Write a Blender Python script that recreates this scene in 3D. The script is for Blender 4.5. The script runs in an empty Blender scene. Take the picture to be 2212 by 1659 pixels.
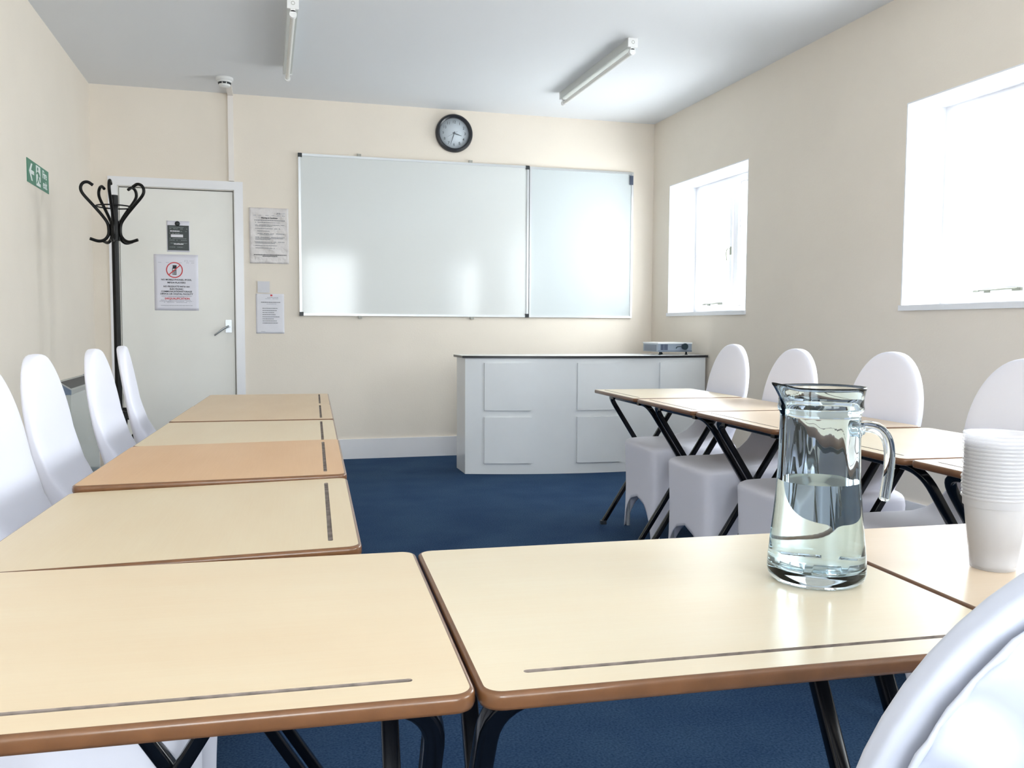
import bpy, bmesh, math, random
from mathutils import Vector, Matrix
random.seed(7)
PI = math.pi
COL = bpy.context.scene.collection
scn = bpy.context.scene

# ------------------------------------------------------------------ room measures (metres)
XL, XR, YB, YF, ZC = -1.189, 3.173, 6.921, -2.25, 2.746
TOP = 0.71                      # table top height
ANG = 0.051                     # the tables stand slightly turned in the room
OX, OY = 0.178, 0.739
CA, SA = math.cos(ANG), math.sin(ANG)
def D(u, v, z=0.0):
    return Vector((OX + CA*u + SA*v, OY - SA*u + CA*v, z))

# ------------------------------------------------------------------ materials
def mat(name, col=(0.8, 0.8, 0.8), rough=0.5, metal=0.0, bump=0.0, bscale=200.0, var=0.0, vscale=8.0,
        spec=0.5, sheen=0.0, coat=0.0, stretch=None, var2=None, bdist=0.002, sss=0.0):
    m = bpy.data.materials.new(name); m.use_nodes = True
    nt = m.node_tree; b = nt.nodes['Principled BSDF']
    b.inputs['Base Color'].default_value = (*col, 1)
    b.inputs['Roughness'].default_value = rough
    b.inputs['Metallic'].default_value = metal
    b.inputs['Specular IOR Level'].default_value = spec
    b.inputs['Sheen Weight'].default_value = sheen
    b.inputs['Coat Weight'].default_value = coat
    b.inputs['Coat Roughness'].default_value = 0.09
    tc = nt.nodes.new('ShaderNodeTexCoord'); mp = nt.nodes.new('ShaderNodeMapping')
    nt.links.new(tc.outputs['Object'], mp.inputs['Vector'])
    if stretch: mp.inputs['Scale'].default_value = stretch
    if var:
        n = nt.nodes.new('ShaderNodeTexNoise'); n.inputs['Scale'].default_value = vscale
        n.inputs['Detail'].default_value = 5
        nt.links.new(mp.outputs['Vector'], n.inputs['Vector'])
        r = nt.nodes.new('ShaderNodeValToRGB')
        c2 = var2 if var2 else tuple(max(0, c*(1-var)) for c in col)
        r.color_ramp.elements[0].color = (*c2, 1); r.color_ramp.elements[0].position = 0.3
        r.color_ramp.elements[1].color = (*col, 1); r.color_ramp.elements[1].position = 0.7
        nt.links.new(n.outputs['Fac'], r.inputs['Fac']); nt.links.new(r.outputs['Color'], b.inputs['Base Color'])
    if bump:
        n = nt.nodes.new('ShaderNodeTexNoise'); n.inputs['Scale'].default_value = bscale
        n.inputs['Detail'].default_value = 3
        nt.links.new(tc.outputs['Object'], n.inputs['Vector'])
        bp = nt.nodes.new('ShaderNodeBump'); bp.inputs['Strength'].default_value = bump
        bp.inputs['Distance'].default_value = bdist
        nt.links.new(n.outputs['Fac'], bp.inputs['Height']); nt.links.new(bp.outputs['Normal'], b.inputs['Normal'])
    return m

def carpet_mat():
    m = bpy.data.materials.new('carpet_blue'); m.use_nodes = True
    nt = m.node_tree; b = nt.nodes['Principled BSDF']
    b.inputs['Roughness'].default_value = 0.95; b.inputs['Specular IOR Level'].default_value = 0.05
    b.inputs['Sheen Weight'].default_value = 0.0
    tc = nt.nodes.new('ShaderNodeTexCoord')
    n1 = nt.nodes.new('ShaderNodeTexNoise'); n1.inputs['Scale'].default_value = 160; n1.inputs['Detail'].default_value = 4
    n2 = nt.nodes.new('ShaderNodeTexNoise'); n2.inputs['Scale'].default_value = 3.2; n2.inputs['Detail'].default_value = 6
    for n in (n1, n2): nt.links.new(tc.outputs['Object'], n.inputs['Vector'])
    r1 = nt.nodes.new('ShaderNodeValToRGB')
    r1.color_ramp.elements[0].position = 0.32; r1.color_ramp.elements[0].color = (0.020, 0.046, 0.100, 1)
    r1.color_ramp.elements[1].position = 0.68; r1.color_ramp.elements[1].color = (0.047, 0.091, 0.170, 1)
    r2 = nt.nodes.new('ShaderNodeValToRGB')
    r2.color_ramp.elements[0].position = 0.35; r2.color_ramp.elements[0].color = (0.82, 0.86, 0.92, 1)
    r2.color_ramp.elements[1].position = 0.65; r2.color_ramp.elements[1].color = (1.15, 1.12, 1.08, 1)
    mx = nt.nodes.new('ShaderNodeMix'); mx.data_type = 'RGBA'; mx.blend_type = 'MULTIPLY'
    mx.inputs[0].default_value = 1
    nt.links.new(n1.outputs['Fac'], r1.inputs['Fac']); nt.links.new(n2.outputs['Fac'], r2.inputs['Fac'])
    nt.links.new(r1.outputs['Color'], mx.inputs[6]); nt.links.new(r2.outputs['Color'], mx.inputs[7])
    nt.links.new(mx.outputs[2], b.inputs['Base Color'])
    bp = nt.nodes.new('ShaderNodeBump'); bp.inputs['Strength'].default_value = 0.5; bp.inputs['Distance'].default_value = 0.004
    nt.links.new(n1.outputs['Fac'], bp.inputs['Height']); nt.links.new(bp.outputs['Normal'], b.inputs['Normal'])
    return m

def wood_mat(name, c1, c2):
    """pale beech laminate: broad soft figure and a fine grain running along the local x axis"""
    m = bpy.data.materials.new(name); m.use_nodes = True
    nt = m.node_tree; b = nt.nodes['Principled BSDF']
    b.inputs['Roughness'].default_value = 0.36; b.inputs['Specular IOR Level'].default_value = 0.45
    tc = nt.nodes.new('ShaderNodeTexCoord')
    def noise(scale, st, det):
        mp = nt.nodes.new('ShaderNodeMapping'); mp.inputs['Scale'].default_value = st
        n = nt.nodes.new('ShaderNodeTexNoise'); n.inputs['Scale'].default_value = scale; n.inputs['Detail'].default_value = det
        nt.links.new(tc.outputs['Object'], mp.inputs['Vector']); nt.links.new(mp.outputs['Vector'], n.inputs['Vector'])
        return n
    a = noise(5.5, (0.5, 1.6, 1), 3); g = noise(60, (0.09, 4, 1), 4)
    ad = nt.nodes.new('ShaderNodeMix'); ad.inputs[0].default_value = 0.32
    nt.links.new(a.outputs['Fac'], ad.inputs[2]); nt.links.new(g.outputs['Fac'], ad.inputs[3])
    r = nt.nodes.new('ShaderNodeValToRGB')
    r.color_ramp.elements[0].position = 0.33; r.color_ramp.elements[0].color = (*c2, 1)
    r.color_ramp.elements[1].position = 0.66; r.color_ramp.elements[1].color = (*c1, 1)
    nt.links.new(ad.outputs[0], r.inputs['Fac']); nt.links.new(r.outputs['Color'], b.inputs['Base Color'])
    return m

def glass_mat(name, col, ior, rough=0.0):
    m = bpy.data.materials.new(name); m.use_nodes = True
    nt = m.node_tree; nt.nodes.remove(nt.nodes['Principled BSDF'])
    g = nt.nodes.new('ShaderNodeBsdfGlass'); g.inputs['Color'].default_value = (*col, 1)
    g.inputs['IOR'].default_value = ior; g.inputs['Roughness'].default_value = rough
    nt.links.new(g.outputs[0], nt.nodes['Material Output'].inputs['Surface'])
    return m

def pane_mat():
    m = bpy.data.materials.new('window_glass'); m.use_nodes = True
    nt = m.node_tree; nt.nodes.remove(nt.nodes['Principled BSDF'])
    t = nt.nodes.new('ShaderNodeBsdfTransparent'); t.inputs['Color'].default_value = (0.97, 0.985, 0.98, 1)
    g = nt.nodes.new('ShaderNodeBsdfGlossy'); g.inputs['Roughness'].default_value = 0.02
    mx = nt.nodes.new('ShaderNodeMixShader'); mx.inputs[0].default_value = 0.04
    nt.links.new(t.outputs[0], mx.inputs[1]); nt.links.new(g.outputs[0], mx.inputs[2])
    nt.links.new(mx.outputs[0], nt.nodes['Material Output'].inputs['Surface'])
    return m

def cup_mat():
    m = bpy.data.materials.new('translucent_plastic'); m.use_nodes = True
    nt = m.node_tree; nt.nodes.remove(nt.nodes['Principled BSDF'])
    t = nt.nodes.new('ShaderNodeBsdfTransparent'); t.inputs['Color'].default_value = (0.97, 0.97, 1, 1)
    d = nt.nodes.new('ShaderNodeBsdfDiffuse'); d.inputs['Color'].default_value = (1, 1, 1, 1)
    l = nt.nodes.new('ShaderNodeBsdfTranslucent'); l.inputs['Color'].default_value = (1, 1, 1, 1)
    g = nt.nodes.new('ShaderNodeBsdfGlossy'); g.inputs['Roughness'].default_value = 0.15
    a = nt.nodes.new('ShaderNodeMixShader'); a.inputs[0].default_value = 0.5
    nt.links.new(d.outputs[0], a.inputs[1]); nt.links.new(l.outputs[0], a.inputs[2])
    b = nt.nodes.new('ShaderNodeMixShader'); b.inputs[0].default_value = 0.13
    nt.links.new(a.outputs[0], b.inputs[1]); nt.links.new(g.outputs[0], b.inputs[2])
    c = nt.nodes.new('ShaderNodeMixShader'); c.inputs[0].default_value = 0.42
    nt.links.new(t.outputs[0], c.inputs[1]); nt.links.new(b.outputs[0], c.inputs[2])
    nt.links.new(c.outputs[0], nt.nodes['Material Output'].inputs['Surface'])
    return m

M = {}
M['wall'] = mat('wall_cream', (0.85, 0.775, 0.68), 0.85, bump=0.25, bscale=90, bdist=0.002, var=0.03, vscale=3, spec=0.25)
M['ceiling'] = mat('ceiling_white', (0.84, 0.85, 0.87), 0.85, bump=0.15, bscale=60, spec=0.2)
M['carpet'] = carpet_mat()
M['gloss'] = mat('white_gloss_paint', (0.83, 0.825, 0.85), 0.28, spec=0.5, bump=0.04, bscale=40)
M['reveal'] = mat('white_reveal_paint', (0.86, 0.87, 0.90), 0.5)
M['doorp'] = mat('door_paint', (0.85, 0.835, 0.79), 0.35, bump=0.05, bscale=60, var=0.03, vscale=4)
M['lining'] = mat('lining_paint', (0.68, 0.65, 0.60), 0.4)
M['counter'] = mat('counter_paint', (0.80, 0.825, 0.85), 0.2, spec=0.5, bump=0.05, bscale=25, var=0.05, vscale=3)
M['black'] = mat('black_trim', (0.012, 0.014, 0.02), 0.3)
M['tube'] = mat('black_powder_coat', (0.003, 0.004, 0.007), 0.16, spec=0.3)
M['stand'] = mat('black_lacquer', (0.003, 0.003, 0.003), 0.4, spec=0.25)
M['edge'] = mat('brown_lacquered_edge', (0.185, 0.082, 0.034), 0.28, spec=0.45, coat=0.25, var=0.25, vscale=30, bump=0.05, bscale=200)
M['groove'] = mat('grey_groove', (0.34, 0.28, 0.25), 0.8, var=0.5, vscale=60)
M['board'] = mat('whiteboard_enamel', (0.71, 0.73, 0.72), 0.45, spec=0.15, coat=0.85)
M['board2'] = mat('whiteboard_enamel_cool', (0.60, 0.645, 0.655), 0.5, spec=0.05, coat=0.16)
M['alu'] = mat('aluminium', (0.62, 0.64, 0.66), 0.35, metal=0.7)
M['chrome'] = mat('chrome', (0.42, 0.44, 0.47), 0.35, metal=1.0)
M['clip'] = mat('clip_plastic', (0.36, 0.35, 0.31), 0.5)
M['dark'] = mat('dark_plastic', (0.02, 0.025, 0.03), 0.4)
M['cover'] = mat('white_spandex', (0.87, 0.875, 0.985), 0.65, sheen=0.15, bump=0.08, bscale=600, bdist=0.0006, spec=0.3)
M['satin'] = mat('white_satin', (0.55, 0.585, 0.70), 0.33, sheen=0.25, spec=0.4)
M['paper'] = mat('paper_white', (0.78, 0.77, 0.82), 0.6)
M['paper_lilac'] = mat('laminated_paper', (0.71, 0.70, 0.78), 0.3)
M['paper_warm'] = mat('crinkled_paper', (0.72, 0.68, 0.67), 0.4, bump=0.9, bscale=22, bdist=0.01)
M['ink'] = mat('black_ink', (0.03, 0.03, 0.04), 0.6)
M['inkgrey'] = mat('grey_ink', (0.25, 0.25, 0.28), 0.6)
M['inkred'] = mat('red_ink', (0.62, 0.04, 0.05), 0.6)
M['inkpale'] = mat('pale_ink', (0.40, 0.40, 0.46), 0.6)
M['slate'] = mat('dark_notice', (0.012, 0.022, 0.024), 0.35)
M['noticetext'] = mat('notice_text', (0.30, 0.34, 0.34), 0.5)
M['green'] = mat('sign_green', (0.022, 0.20, 0.12), 0.4)
M['signwhite'] = mat('sign_white', (0.80, 0.86, 0.84), 0.4)
M['switch'] = mat('switch_plastic', (0.60, 0.59, 0.63), 0.35)
M['trunk'] = mat('trunking_plastic', (0.84, 0.79, 0.75), 0.5)
M['clockface'] = mat('clock_face', (0.62, 0.68, 0.74), 0.35)
M['clockink'] = mat('clock_ink', (0.13, 0.15, 0.17), 0.5)
M['batten'] = mat('light_fitting_enamel', (0.66, 0.68, 0.66), 0.4)
M['battencap'] = mat('light_fitting_cap', (0.88, 0.88, 0.88), 0.4)
M['lamp'] = mat('fluorescent_glass', (0.80, 0.79, 0.75), 0.25)
M['detector'] = mat('detector_plastic', (0.78, 0.78, 0.77), 0.4)
M['heater'] = mat('heater_enamel', (0.47, 0.50, 0.49), 0.12, spec=0.5, coat=0.5)
M['heatercap'] = mat('heater_end_cap', (0.14, 0.19, 0.28), 0.4)
M['heatertop'] = mat('heater_top_rail', (0.40, 0.42, 0.41), 0.4)
M['grille'] = mat('heater_grille', (0.10, 0.10, 0.10), 0.5)
M['silver'] = mat('projector_silver', (0.27, 0.32, 0.39), 0.35, metal=0.2)
M['projtop'] = mat('projector_top', (0.70, 0.72, 0.74), 0.35)
M['projgrey'] = mat('projector_side', (0.15, 0.18, 0.23), 0.45)
M['vent'] = mat('projector_vent', (0.06, 0.08, 0.13), 0.5)
M['lenscap'] = mat('lens_cap', (0.004, 0.02, 0.03), 0.5)
M['jug'] = glass_mat('jug_glass', (0.93, 0.975, 1.0), 1.36)
M['water'] = glass_mat('water', (0.98, 0.995, 0.985), 1.33)
M['pane'] = pane_mat()
M['cup'] = cup_mat()
M['brass'] = mat('window_ironmongery', (0.30, 0.31, 0.26), 0.35, metal=0.7)
woods = {
 'warm': wood_mat('beech_laminate_warm', (0.755, 0.628, 0.446), (0.728, 0.573, 0.391)),
 'pale': wood_mat('beech_laminate_pale', (0.755, 0.664, 0.501), (0.728, 0.610, 0.437)),
 'yellow': wood_mat('beech_laminate_yellow', (0.719, 0.601, 0.419), (0.692, 0.555, 0.373)),
 'orange': wood_mat('beech_laminate_orange', (0.701, 0.446, 0.246), (0.646, 0.391, 0.200)),
 'mid': wood_mat('beech_laminate_mid', (0.673, 0.510, 0.328), (0.628, 0.455, 0.282)),
 'pink': wood_mat('beech_laminate_pink', (0.746, 0.601, 0.455), (0.710, 0.555, 0.400)),
}

# ------------------------------------------------------------------ mesh helpers
def bx(bm, x0, x1, y0, y1, z0, z1, mi=0, rot=None, about=None):
    vs = [bm.verts.new(Vector(p)) for p in ((x0,y0,z0),(x1,y0,z0),(x1,y1,z0),(x0,y1,z0),(x0,y0,z1),(x1,y0,z1),(x1,y1,z1),(x0,y1,z1))]
    if rot is not None:
        c = Vector(about) if about else Vector(((x0+x1)/2, (y0+y1)/2, (z0+z1)/2))
        for v in vs: v.co = c + rot @ (v.co - c)
    for f in ((0,3,2,1),(4,5,6,7),(0,1,5,4),(1,2,6,5),(2,3,7,6),(3,0,4,7)):
        q = bm.faces.new([vs[i] for i in f]); q.material_index = mi
    return vs

def bevel_all(bm, r, seg=2, angle=30):
    es = [e for e in bm.edges if len(e.link_faces) == 2 and e.calc_face_angle(0) > math.radians(angle)]
    bmesh.ops.bevel(bm, geom=es, offset=r, segments=seg, profile=0.5, affect='EDGES', clamp_overlap=True)

def tube(bm, pts, r, n=12, square=False, closed=False, mi=0, smooth=True, flat=1.0):
    pts = [Vector(p) for p in pts]; N = len(pts)
    rs = r if isinstance(r, (list, tuple)) else [r]*N
    tg = []
    for i in range(N):
        a = pts[(i-1) % N] if (closed or i > 0) else pts[i]
        b = pts[(i+1) % N] if (closed or i < N-1) else pts[i]
        tg.append((b-a).normalized())
    up = Vector((0, 0, 1)) if abs(tg[0].z) < 0.9 else Vector((1, 0, 0))
    x = tg[0].cross(up).normalized()
    rings = []
    for i in range(N):
        t = tg[i]; x = (x - t*x.dot(t)).normalized(); y = t.cross(x)
        ring = []
        for k in range(n):
            a = 2*PI*(k+0.5)/n
            ca, sa = math.cos(a), math.sin(a)
            if square:
                e = 0.35
                ca = math.copysign(abs(ca)**e, ca); sa = math.copysign(abs(sa)**e, sa)
            ring.append(bm.verts.new(pts[i] + x*(rs[i]*ca) + y*(rs[i]*sa*flat)))
        rings.append(ring)
    M_ = N if closed else N-1
    for i in range(M_):
        A, B = rings[i], rings[(i+1) % N]
        for k in range(n):
            f = bm.faces.new((A[k], A[(k+1) % n], B[(k+1) % n], B[k])); f.smooth = smooth and not square; f.material_index = mi
    if not closed:
        f = bm.faces.new(list(reversed(rings[0]))); f.material_index = mi
        f = bm.faces.new(rings[-1]); f.material_index = mi

def lathe(bm, prof, n=48, mod=None, mi=0, smooth=True, closed=False, cx=0, cy=0):
    rings = []
    for r, z in prof:
        if r < 1e-6: rings.append([bm.verts.new((cx, cy, z))])
        else:
            rings.append([bm.verts.new((cx + (mod(r, z, 2*PI*k/n) if mod else r)*math.cos(2*PI*k/n),
                                        cy + (mod(r, z, 2*PI*k/n) if mod else r)*math.sin(2*PI*k/n), z)) for k in range(n)])
    L = len(rings)
    for i in range(L if closed else L-1):
        A, B = rings[i], rings[(i+1) % L]
        if len(A) == 1 and len(B) == 1: continue
        for k in range(n):
            k2 = (k+1) % n
            if len(A) == 1: f = bm.faces.new((A[0], B[k2], B[k]))
            elif len(B) == 1: f = bm.faces.new((A[k], A[k2], B[0]))
            else: f = bm.faces.new((A[k], A[k2], B[k2], B[k]))
            f.smooth = smooth; f.material_index = mi

def curve_pts(ctrl, n=8):
    """Catmull-Rom through the control points"""
    P = [Vector(p) for p in ctrl]; out = []
    Q = [2*P[0]-P[1]] + P + [2*P[-1]-P[-2]]
    for i in range(1, len(Q)-2):
        for k in range(n):
            t = k/n; p0, p1, p2, p3 = Q[i-1], Q[i], Q[i+1], Q[i+2]
            out.append(0.5*((2*p1) + (p2-p0)*t + (2*p0-5*p1+4*p2-p3)*t*t + (3*p1-p0-3*p2+p3)*t**3))
    out.append(P[-1]); return out

def finish(name, bm, ms, parent=None, loc=None, rot=None, sub=0, autosmooth=None, fix=True):
    if fix: bmesh.ops.recalc_face_normals(bm, faces=bm.faces[:])
    me = bpy.data.meshes.new(name); bm.to_mesh(me); bm.free()
    for m in (ms if isinstance(ms, (list, tuple)) else [ms]): me.materials.append(m)
    o = bpy.data.objects.new(name, me); COL.objects.link(o)
    if parent: o.parent = parent
    if loc is not None: o.location = loc
    if rot is not None: o.rotation_euler = rot
    if autosmooth:
        for p in me.polygons: p.use_smooth = True
        me.set_sharp_from_angle(angle=math.radians(autosmooth))
    if sub:
        s = o.modifiers.new('smooth', 'SUBSURF'); s.levels = sub; s.render_levels = sub
    return o

def thing(name, label, cat, loc=(0, 0, 0), rotz=0, group=None):
    o = bpy.data.objects.new(name, None); COL.objects.link(o); o.empty_display_size = 0.1
    o.location = loc; o.rotation_euler = (0, 0, rotz)
    o['label'] = label; o['category'] = cat
    if group: o['group'] = group
    return o
def tag(o, label, cat, group=None):
    o['label'] = label; o['category'] = cat
    if group: o['group'] = group
    return o
def struct(o): o['kind'] = 'structure'; return o
def room_empty(name, loc=(0, 0, 0)):
    o = bpy.data.objects.new(name, None); COL.objects.link(o); o.location = loc; return struct(o)
NB = bmesh.new

def text_mesh(bm, s, size, org, ux, uy, align='CENTER', depth=0.0006, mi=0, bold=0.0, fitw=None):
    """set lettering into bm: org = anchor point, ux / uy = unit vectors of reading direction and up"""
    cu = bpy.data.curves.new('t', 'FONT'); cu.body = s; cu.size = size; cu.align_x = align; cu.align_y = 'CENTER'
    cu.extrude = depth; cu.offset = bold; cu.resolution_u = 3
    o = bpy.data.objects.new('t', cu); COL.objects.link(o)
    bpy.context.view_layer.update()
    dg = bpy.context.evaluated_depsgraph_get(); me = bpy.data.meshes.new_from_object(o.evaluated_get(dg))
    ux, uy, org = Vector(ux), Vector(uy), Vector(org); n = ux.cross(uy)
    xs = [v.co.x for v in me.vertices] or [0]
    sc = 1.0
    if fitw and (max(xs)-min(xs)) > 1e-6: sc = fitw/(max(xs)-min(xs))
    base = len(bm.verts); vs = [bm.verts.new(org + ux*(v.co.x*sc) + uy*v.co.y + n*v.co.z) for v in me.vertices]
    for p in me.polygons:
        try:
            f = bm.faces.new([vs[i] for i in p.vertices]); f.material_index = mi
        except ValueError: pass
    bpy.data.objects.remove(o); bpy.data.curves.remove(cu); bpy.data.meshes.remove(me)

# ================================================================== SETTING
T = 0.34
struct(finish('floor', (lambda b: (bx(b, XL-T, XR+T, YF-T, YB+T, -0.1, 0), b)[1])(NB()), M['carpet']))
struct(finish('ceiling', (lambda b: (bx(b, XL-T, XR+T, YF-T, YB+T, ZC, ZC+0.12), b)[1])(NB()), M['ceiling']))
struct(finish('wall_left', (lambda b: (bx(b, XL-0.2, XL, YF-T, YB+T, 0, ZC), b)[1])(NB()), M['wall']))
# back wall with the door opening
DX0, DX1, DZ = -1.012, -0.222, 2.035
b = NB()
bx(b, XL, DX0-0.03, YB, YB+0.2, 0, ZC); bx(b, DX1+0.03, XR, YB, YB+0.2, 0, ZC); bx(b, DX0-0.03, DX1+0.03, YB, YB+0.2, DZ+0.03, ZC)
struct(finish('wall_back', b, M['wall']))
# right wall with three windows: (y0, y1)
WZ0, WZ1 = 1.146, 2.188
WIN = [(5.393, 6.610), (2.25, 3.860), (-1.95, 0.45)]
b = NB(); ys = [YF-T] + sorted(sum(WIN, ())) + [YB+T]
bx(b, XR, XR+T, ys[0], ys[-1], 0, WZ0); bx(b, XR, XR+T, ys[0], ys[-1], WZ1, ZC)
for i in range(0, len(ys), 2): bx(b, XR, XR+T, ys[i], ys[i+1], WZ0, WZ1)
struct(finish('wall_right', b, M['wall']))
# front wall (behind the camera) with two windows; its daylight shows in the whiteboard
FW = [(-1.05, 0.35), (0.62, 1.62)]; FZ0, FZ1 = 1.02, 2.38
b = NB()
bx(b, XL, XR, YF-T, YF, 0, FZ0); bx(b, XL, XR, YF-T, YF, FZ1, ZC)
xs = [XL] + sum([list(w) for w in FW], []) + [XR]
for i in range(0, len(xs), 2): bx(b, xs[i], xs[i+1], YF-T, YF, FZ0, FZ1)
struct(finish('wall_front', b, M['wall']))

def skirting(name, x0, x1, y0, y1, h=0.155):
    b = NB(); bx(b, x0, x1, y0, y1, 0, h); bevel_all(b, 0.004, 2)
    return struct(finish(name, b, M['gloss']))
skirting('baseboard_back', -0.135, XR, YB-0.016, YB)
skirting('baseboard_right', XR-0.016, XR, YF, YB-0.016)
skirting('baseboard_left', XL, XL+0.016, YF, YB-0.03)
skirting('baseboard_front', XL+0.016, XR-0.016, YF, YF+0.016)

# ---- windows in the right wall
def window_right(n, y0, y1, mull):
    w = room_empty('window_%d' % n, (XR, y0, WZ0))
    d = 0.235; L = y1-y0; H = WZ1-WZ0; t = 0.008
    def part(name, bm, m, par=w): return finish(name, bm, m, par)
    b = NB()                      # painted plaster lining of the deep opening
    bx(b, 0, d, 0, t, t, H-t); bx(b, 0, d, L-t, L, t, H-t); bx(b, 0, d, 0, L, H-t, H)
    part('reveal_lining', b, M['reveal'])
    b = NB(); bx(b, -0.012, d, -0.005, L+0.005, -0.016, t+0.004); bevel_all(b, 0.004, 2); part('window_sill', b, M['reveal'])
    f = NB(); q = 0.05; X0, X1 = d, d+0.07
    bx(f, X0, X1, t, t+q, t, H-t); bx(f, X0, X1, L-t-q, L-t, t, H-t); bx(f, X0, X1, t+q, L-t-q, t, t+q); bx(f, X0, X1, t+q, L-t-q, H-t-q, H-t)
    for m_ in mull: bx(f, X0, X1, m_-0.03, m_+0.03, t+q, H-t-q)
    bevel_all(f, 0.004, 1); part('window_frame', f, M['gloss'])
    cuts = [t+q] + sum([[m_-0.03, m_+0.03] for m_ in mull], []) + [L-t-q]
    for i in range(0, len(cuts), 2):
        a, c = cuts[i], cuts[i+1]; s = 0.038; e = 0.004
        opening = (i//2) % 2 == 1 or len(cuts) == 2
        xs0 = X0-0.012 if opening else X0+0.016; s = 0.038 if opening else 0.014
        z0, z1 = t+q+e, H-t-q-e
        k = NB(); bx(k, xs0, xs0+0.045, a+e, a+e+s, z0, z1); bx(k, xs0, xs0+0.045, c-e-s, c-e, z0, z1)
        bx(k, xs0, xs0+0.045, a+e+s, c-e-s, z0, z0+s); bx(k, xs0, xs0+0.045, a+e+s, c-e-s, z1-s, z1)
        bevel_all(k, 0.004, 1)
        cs = part('casement' if opening else 'fixed_light', k, M['gloss'])
        g = NB(); bx(g, xs0+0.020, xs0+0.024, a+e+s, c-e-s, z0+s, z1-s); part('pane', g, M['pane'], cs)
        if opening:
            h = NB()                      # peg stay lying on the bottom rail, with its pins
            ym = (a+c)/2; zz = z0+0.018
            tube(h, [(xs0-0.010, ym-0.13, zz+0.004), (xs0-0.012, ym+0.10, zz)], 0.004, 8)
            tube(h, [(xs0-0.010, ym+0.10, zz), (xs0-0.022, ym+0.125, zz-0.004)], [0.006, 0.004], 8)
            bx(h, xs0-0.012, xs0, ym-0.15, ym-0.10, zz-0.008, zz+0.006); bx(h, xs0-0.014, xs0, ym+0.04, ym+0.065, zz-0.012, zz-0.002)
            part('casement_stay', h, M['brass'], cs)
            h = NB(); hy = a+e+0.016; hz = z0+0.45*(z1-z0)
            bx(h, xs0-0.006, xs0, hy-0.010, hy+0.010, hz-0.03, hz+0.03)
            tube(h, curve_pts([(xs0-0.006, hy, hz+0.012), (xs0-0.026, hy+0.006, hz+0.012), (xs0-0.03, hy+0.012, hz-0.02), (xs0-0.024, hy+0.014, hz-0.075)], 5), 0.006, 8)
            part('window_catch', h, M['brass'], cs)
    return w
window_right(1, *WIN[0], mull=[0.56])
window_right(2, *WIN[1], mull=[0.85])
window_right(3, *WIN[2], mull=[0.8, 1.6])
for k, (x0, x1) in enumerate(FW):
    w = room_empty('window_%d' % (4+k), (x0, YF, FZ0)); L = x1-x0; H = FZ1-FZ0
    b = NB(); bx(b, 0, 0.008, -0.24, 0, 0, H); bx(b, L-0.008, L, -0.24, 0, 0, H); bx(b, 0.008, L-0.008, -0.24, 0, H-0.008, H); bx(b, 0.008, L-0.008, -0.24, 0.01, 0, 0.012)
    finish('reveal_lining', b, M['reveal'], w)
    b = NB(); q = 0.055
    bx(b, 0.008, q, -0.30, -0.24, 0, H); bx(b, L-q, L-0.008, -0.30, -0.24, 0, H); bx(b, q, L-q, -0.30, -0.24, 0, q); bx(b, q, L-q, -0.30, -0.24, H-q, H)
    finish('window_frame', b, M['gloss'], w)
    b = NB(); bx(b, q, L-q, -0.272, -0.268, q, H-q); finish('pane', b, M['pane'], w)

# ---- door
dr = room_empty('door_1', (DX0, YB, 0)); W_ = DX1-DX0
b = NB(); bx(b, 0.003, W_-0.006, 0.012, 0.052, 0.006, DZ-0.006); bevel_all(b, 0.002, 1); finish('door_leaf', b, M['doorp'], dr)
b = NB()      # lining inside the opening
bx(b, -0.03, 0, 0, 0.1, 0, DZ); bx(b, W_, W_+0.03, 0, 0.1, 0, DZ); bx(b, -0.03, W_+0.03, 0, 0.1, DZ, DZ+0.03)
bx(b, 0, 0.012, 0.055, 0.1, 0, DZ); bx(b, W_-0.012, W_, 0.055, 0.1, 0, DZ); bx(b, 0.012, W_-0.012, 0.055, 0.1, DZ-0.012, DZ)
finish('door_lining', b, M['lining'], dr)
b = NB(); aw = 0.062
bx(b, -0.006-aw, -0.006, -0.016, 0, 0, DZ+0.006); bx(b, W_+0.006, W_+0.006+aw, -0.016, 0, 0, DZ+0.006)
bx(b, -0.006-aw, W_+0.006+aw, -0.016, 0, DZ+0.006, DZ+0.006+aw)
bevel_all(b, 0.004, 2); finish('architrave', b, M['gloss'], dr)
b = NB(); HX = W_-0.048; bx(b, HX-0.022, HX+0.022, 0.002, 0.012, 0.985, 1.080); bevel_all(b, 0.005, 2)
hp = finish('handle_plate', b, M['chrome'], dr)
b = NB()
tube(b, [(HX, 0.004, 1.030), (HX, -0.040, 1.030)], 0.009, 12)
tube(b, curve_pts([(HX+0.004, -0.040, 1.034), (HX-0.03, -0.044, 1.018), (HX-0.075, -0.044, 0.985), (HX-0.100, -0.040, 0.966)], 5), 0.009, 12, flat=0.8)
finish('lever', b, M['chrome'], hp)
for z in (0.25, 1.75):
    b = NB(); tube(b, [(0.0, 0.0, z-0.04), (0.0, 0.0, z+0.04)], 0.007, 10); finish('hinge', b, M['chrome'], dr)
# unseen block standing in for the dark space behind the door
b = NB(); bx(b, DX0-0.03, DX1+0.03, YB+0.101, YB+0.2, 0, DZ+0.03)
struct(finish('door_back_block_1', b, M['lining']))

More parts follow.
